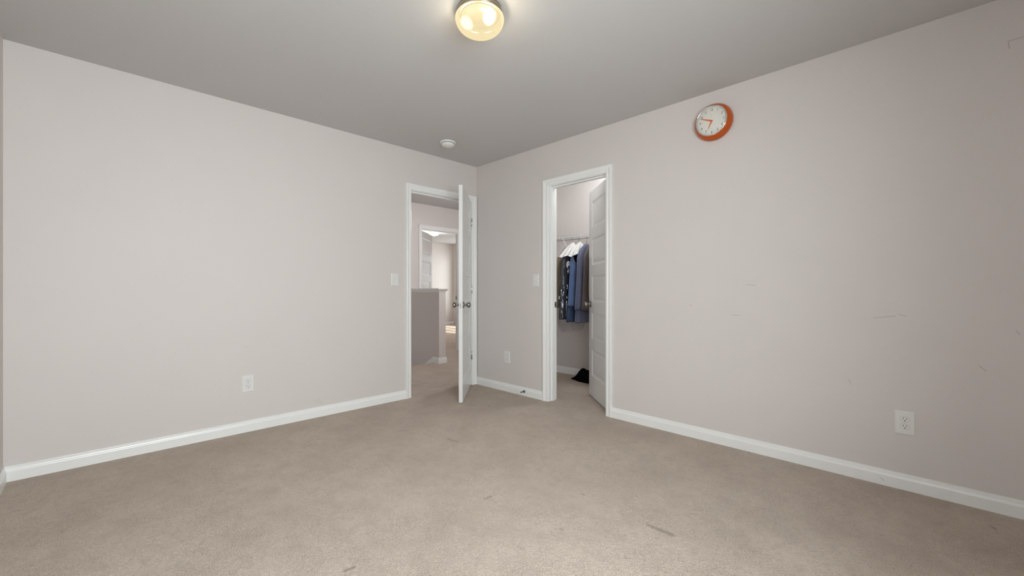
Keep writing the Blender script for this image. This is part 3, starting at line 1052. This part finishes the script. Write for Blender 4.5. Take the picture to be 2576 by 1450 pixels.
pts = [(0.043 * math.cos(2 * PI * i / 24) * 0.62, 0.043 * math.sin(2 * PI * i / 24) * (1.1 if i < 12 else 0.9)) for i in range(24)]
lb.prism([(0, y, z) for y, z in pts], (0.0016, 0, 0), 0)
lb.prism([(0.0017, y * 0.62 + 0.002, -0.024 + z * 0.42) for y, z in pts], (0.0006, 0, 0), 1)
for k_ in range(3):
    lb.prism([(0.0017, -0.012 + 0.002 * k_, 0.010 + 0.008 * k_), (0.0017, 0.012 - 0.003 * k_, 0.013 + 0.008 * k_), (0.0017, 0.012 - 0.003 * k_, 0.016 + 0.008 * k_), (0.0017, -0.012 + 0.002 * k_, 0.013 + 0.008 * k_)], (0.0006, 0, 0), 1)
lo = lb.build('bag_label', [M['paper'], M['deepblue']], bg_, merge=False)
lo.location = (0.056, YH - 0.142, 1.335)
lo.rotation_euler = (0.1, 0.05, -0.50)
lo['label'] = 'pale round paper label with dark print'


def cape(x, label, seed, drop, half, hx, yc):
    rows = [(1.606, 0.012, 0.010, yc, 0, 0.0), (1.590, 0.030, 0.022, yc, 0.3, 0.004), (1.565, 0.085, 0.045, yc, 0.8, 0.022), (1.535, 0.150, 0.058, yc, 1.0, 0.050), (1.505, half, 0.062, yc, 1.2, 0.075), (1.475 - drop, half + 0.012, 0.064, yc, 1.8, 0.050)]
    o = garment_mesh(rows, n=64, folds=7, amp=0.012, seed=seed).build('shoulder_cover', M['paper'], merge=False, fixn=False)
    o.location = (x, 0, 0)
    s = o.modifiers.new('thickness', 'SOLIDIFY')
    s.thickness = 0.0008
    u = o.modifiers.new('smooth', 'SUBSURF')
    u.levels = 1
    u.render_levels = 1
    return tag(o, label, 'garment cover', 'white shoulder covers')


cape(0.690, 'white tissue cover over the shoulders of the bagged dress', 4, 0.0, 0.205, 0.06, YH)
cape(0.790, 'smaller white tissue cover gathered over the slate blue sleeveless top', 9, -0.004, 0.182, 0.066, YH)
hanger(0.775, 0.05, 'wire hanger of the slate blue sleeveless top')
bl = [(1.545, 0.02, 0.016, YH, 0, 0.0), (1.530, 0.075, 0.026, YH, 0, 0.010), (1.508, 0.130, 0.033, YH, 0.1, 0.040), (1.480, 0.158, 0.038, YH, 0.2, 0.060), (1.42, 0.162, 0.040, YH, 0.5, 0.02), (1.25, 0.172, 0.042, YH, 0.9, 0), (1.05, 0.188, 0.044, YH, 1.2, 0), (0.865, 0.205, 0.046, YH, 1.3, 0)]
garment('hanging_blouse', 0.785, bl, M['blue'], 'slate blue sleeveless top with a pale scoop neck over a deep blue underskirt', seed=11, amp=0.008)
sub_layer('underskirt', 'hanging_blouse', -0.012, [(1.40, 0.12, 0.018, YH, 0.2, 0.0), (1.15, 0.165, 0.024, YH, 0.6, 0.0), (0.90, 0.20, 0.030, YH, 1.0, 0.0), (0.69, 0.225, 0.032, YH, 1.2, 0.0)], M['deepblue'], 'deep blue underskirt', seed=13, amp=0.008)
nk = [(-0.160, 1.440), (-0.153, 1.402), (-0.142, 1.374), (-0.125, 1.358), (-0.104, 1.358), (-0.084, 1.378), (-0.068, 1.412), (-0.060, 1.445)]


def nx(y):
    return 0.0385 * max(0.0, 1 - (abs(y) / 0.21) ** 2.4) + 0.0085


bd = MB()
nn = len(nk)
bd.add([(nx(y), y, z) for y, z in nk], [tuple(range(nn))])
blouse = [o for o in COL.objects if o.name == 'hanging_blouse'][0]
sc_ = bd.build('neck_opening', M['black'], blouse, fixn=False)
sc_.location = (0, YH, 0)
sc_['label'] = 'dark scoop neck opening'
pp = MB()
pp.tube([(nx(y) + 0.001, y, z) for y, z in nk], 0.0016, 6)
pp = pp.build('neck_piping', M['whiteedge'], blouse)
pp.location = (0, YH, 0)
pp['label'] = 'pale piping'
hanger(0.880, -0.03, 'wire hanger of the grey blue shirt')
gb0 = [(1.572, 0.03, 0.02, YH, 0, 0.0), (1.556, 0.075, 0.034, YH, 0, 0.006), (1.532, 0.14, 0.042, YH, 0.1, 0.05), (1.495, 0.185, 0.044, YH, 0.3, 0.085), (1.40, 0.180, 0.044, YH, 0.7, 0.03), (1.20, 0.185, 0.046, YH, 1.1, 0), (1.0, 0.205, 0.050, YH, 1.4, 0), (0.83, 0.222, 0.054, YH, 1.6, 0)]
gb = [(a, b_, c * 0.74, d, e_, f_) for a, b_, c, d, e_, f_ in gb0]
garment('hanging_shirt', 0.885, gb, M['greyblue'], 'grey blue shirt hanging next to the slate blue sleeveless top', seed=17, amp=0.008)
sub_layer('under_layer', 'hanging_shirt', -0.008, [(1.30, 0.12, 0.018, YH, 0.2, 0.0), (1.0, 0.175, 0.022, YH, 0.6, 0.0), (0.80, 0.200, 0.028, YH, 1.2, 0.0), (0.69, 0.205, 0.030, YH, 1.4, 0.0)], M['greyblue'], 'longer under layer', seed=19, amp=0.009)
hanger(0.970, 0.02, 'wire hanger of the taupe shirt')
garment('hanging_shirt', 0.968, [(a, b_ * 0.98, c, d, e_, f_) for a, b_, c, d, e_, f_ in gb], M['taupe'], 'taupe shirt between the grey blue shirt and the rust brown one', seed=23, amp=0.006)
hanger(1.046, -0.02, 'wire hanger of the rust brown shirt by the closet door')
garment('hanging_shirt', 1.046, [(a, b_ * 0.98, c, d, e_, f_) for a, b_, c, d, e_, f_ in gb[:-2]] + [(0.98, 0.2, 0.034, YH, 1.2, 0)], M['brown'], 'rust brown shirt hanging half behind the closet door', seed=29, amp=0.006)

# ---- black clothing on the closet floor
rnd = random.Random(7)
nu, nv = 40, 14
vs, fs = [], []
for k in range(nv + 1):
    v = k / nv
    for i in range(nu):
        a = 2 * PI * i / nu
        prof = math.cos(v * PI / 2) ** 0.55
        r = 1.0 + 0.10 * math.sin(3 * a + 0.6) + 0.07 * math.sin(5 * a + 2.0) + 0.05 * math.sin(9 * a)
        zz = 0.004 + 0.105 * math.sin(v * PI / 2) ** 1.2 * (1 + 0.18 * math.sin(2 * a + 1.0)) + 0.010 * math.sin(6 * a + 9 * v) * v * (1 - v) * 4
        px_ = 0.29 * prof * r * math.cos(a)
        zz = 0.004 + (zz - 0.004) * min(1.0, max(0.30, 0.30 + (px_ + 0.215) / 0.09)) * (1 + 0.12 * math.sin(38 * px_))
        vs.append((px_, 0.125 * prof * r * math.sin(a), zz))
for k in range(nv):
    for i in range(nu):
        j = (i + 1) % nu
        fs.append((k * nu + i, k * nu + j, (k + 1) * nu + j, (k + 1) * nu + i))
fs.append(tuple(range(nu))[::-1])
o = MB().add(vs, fs, 0, True).build('folded_clothing', M['black'])
o.location = (0.86, 1.015, 0.0)
tag(o, 'black clothing lying in a heap on the closet floor', 'clothes')
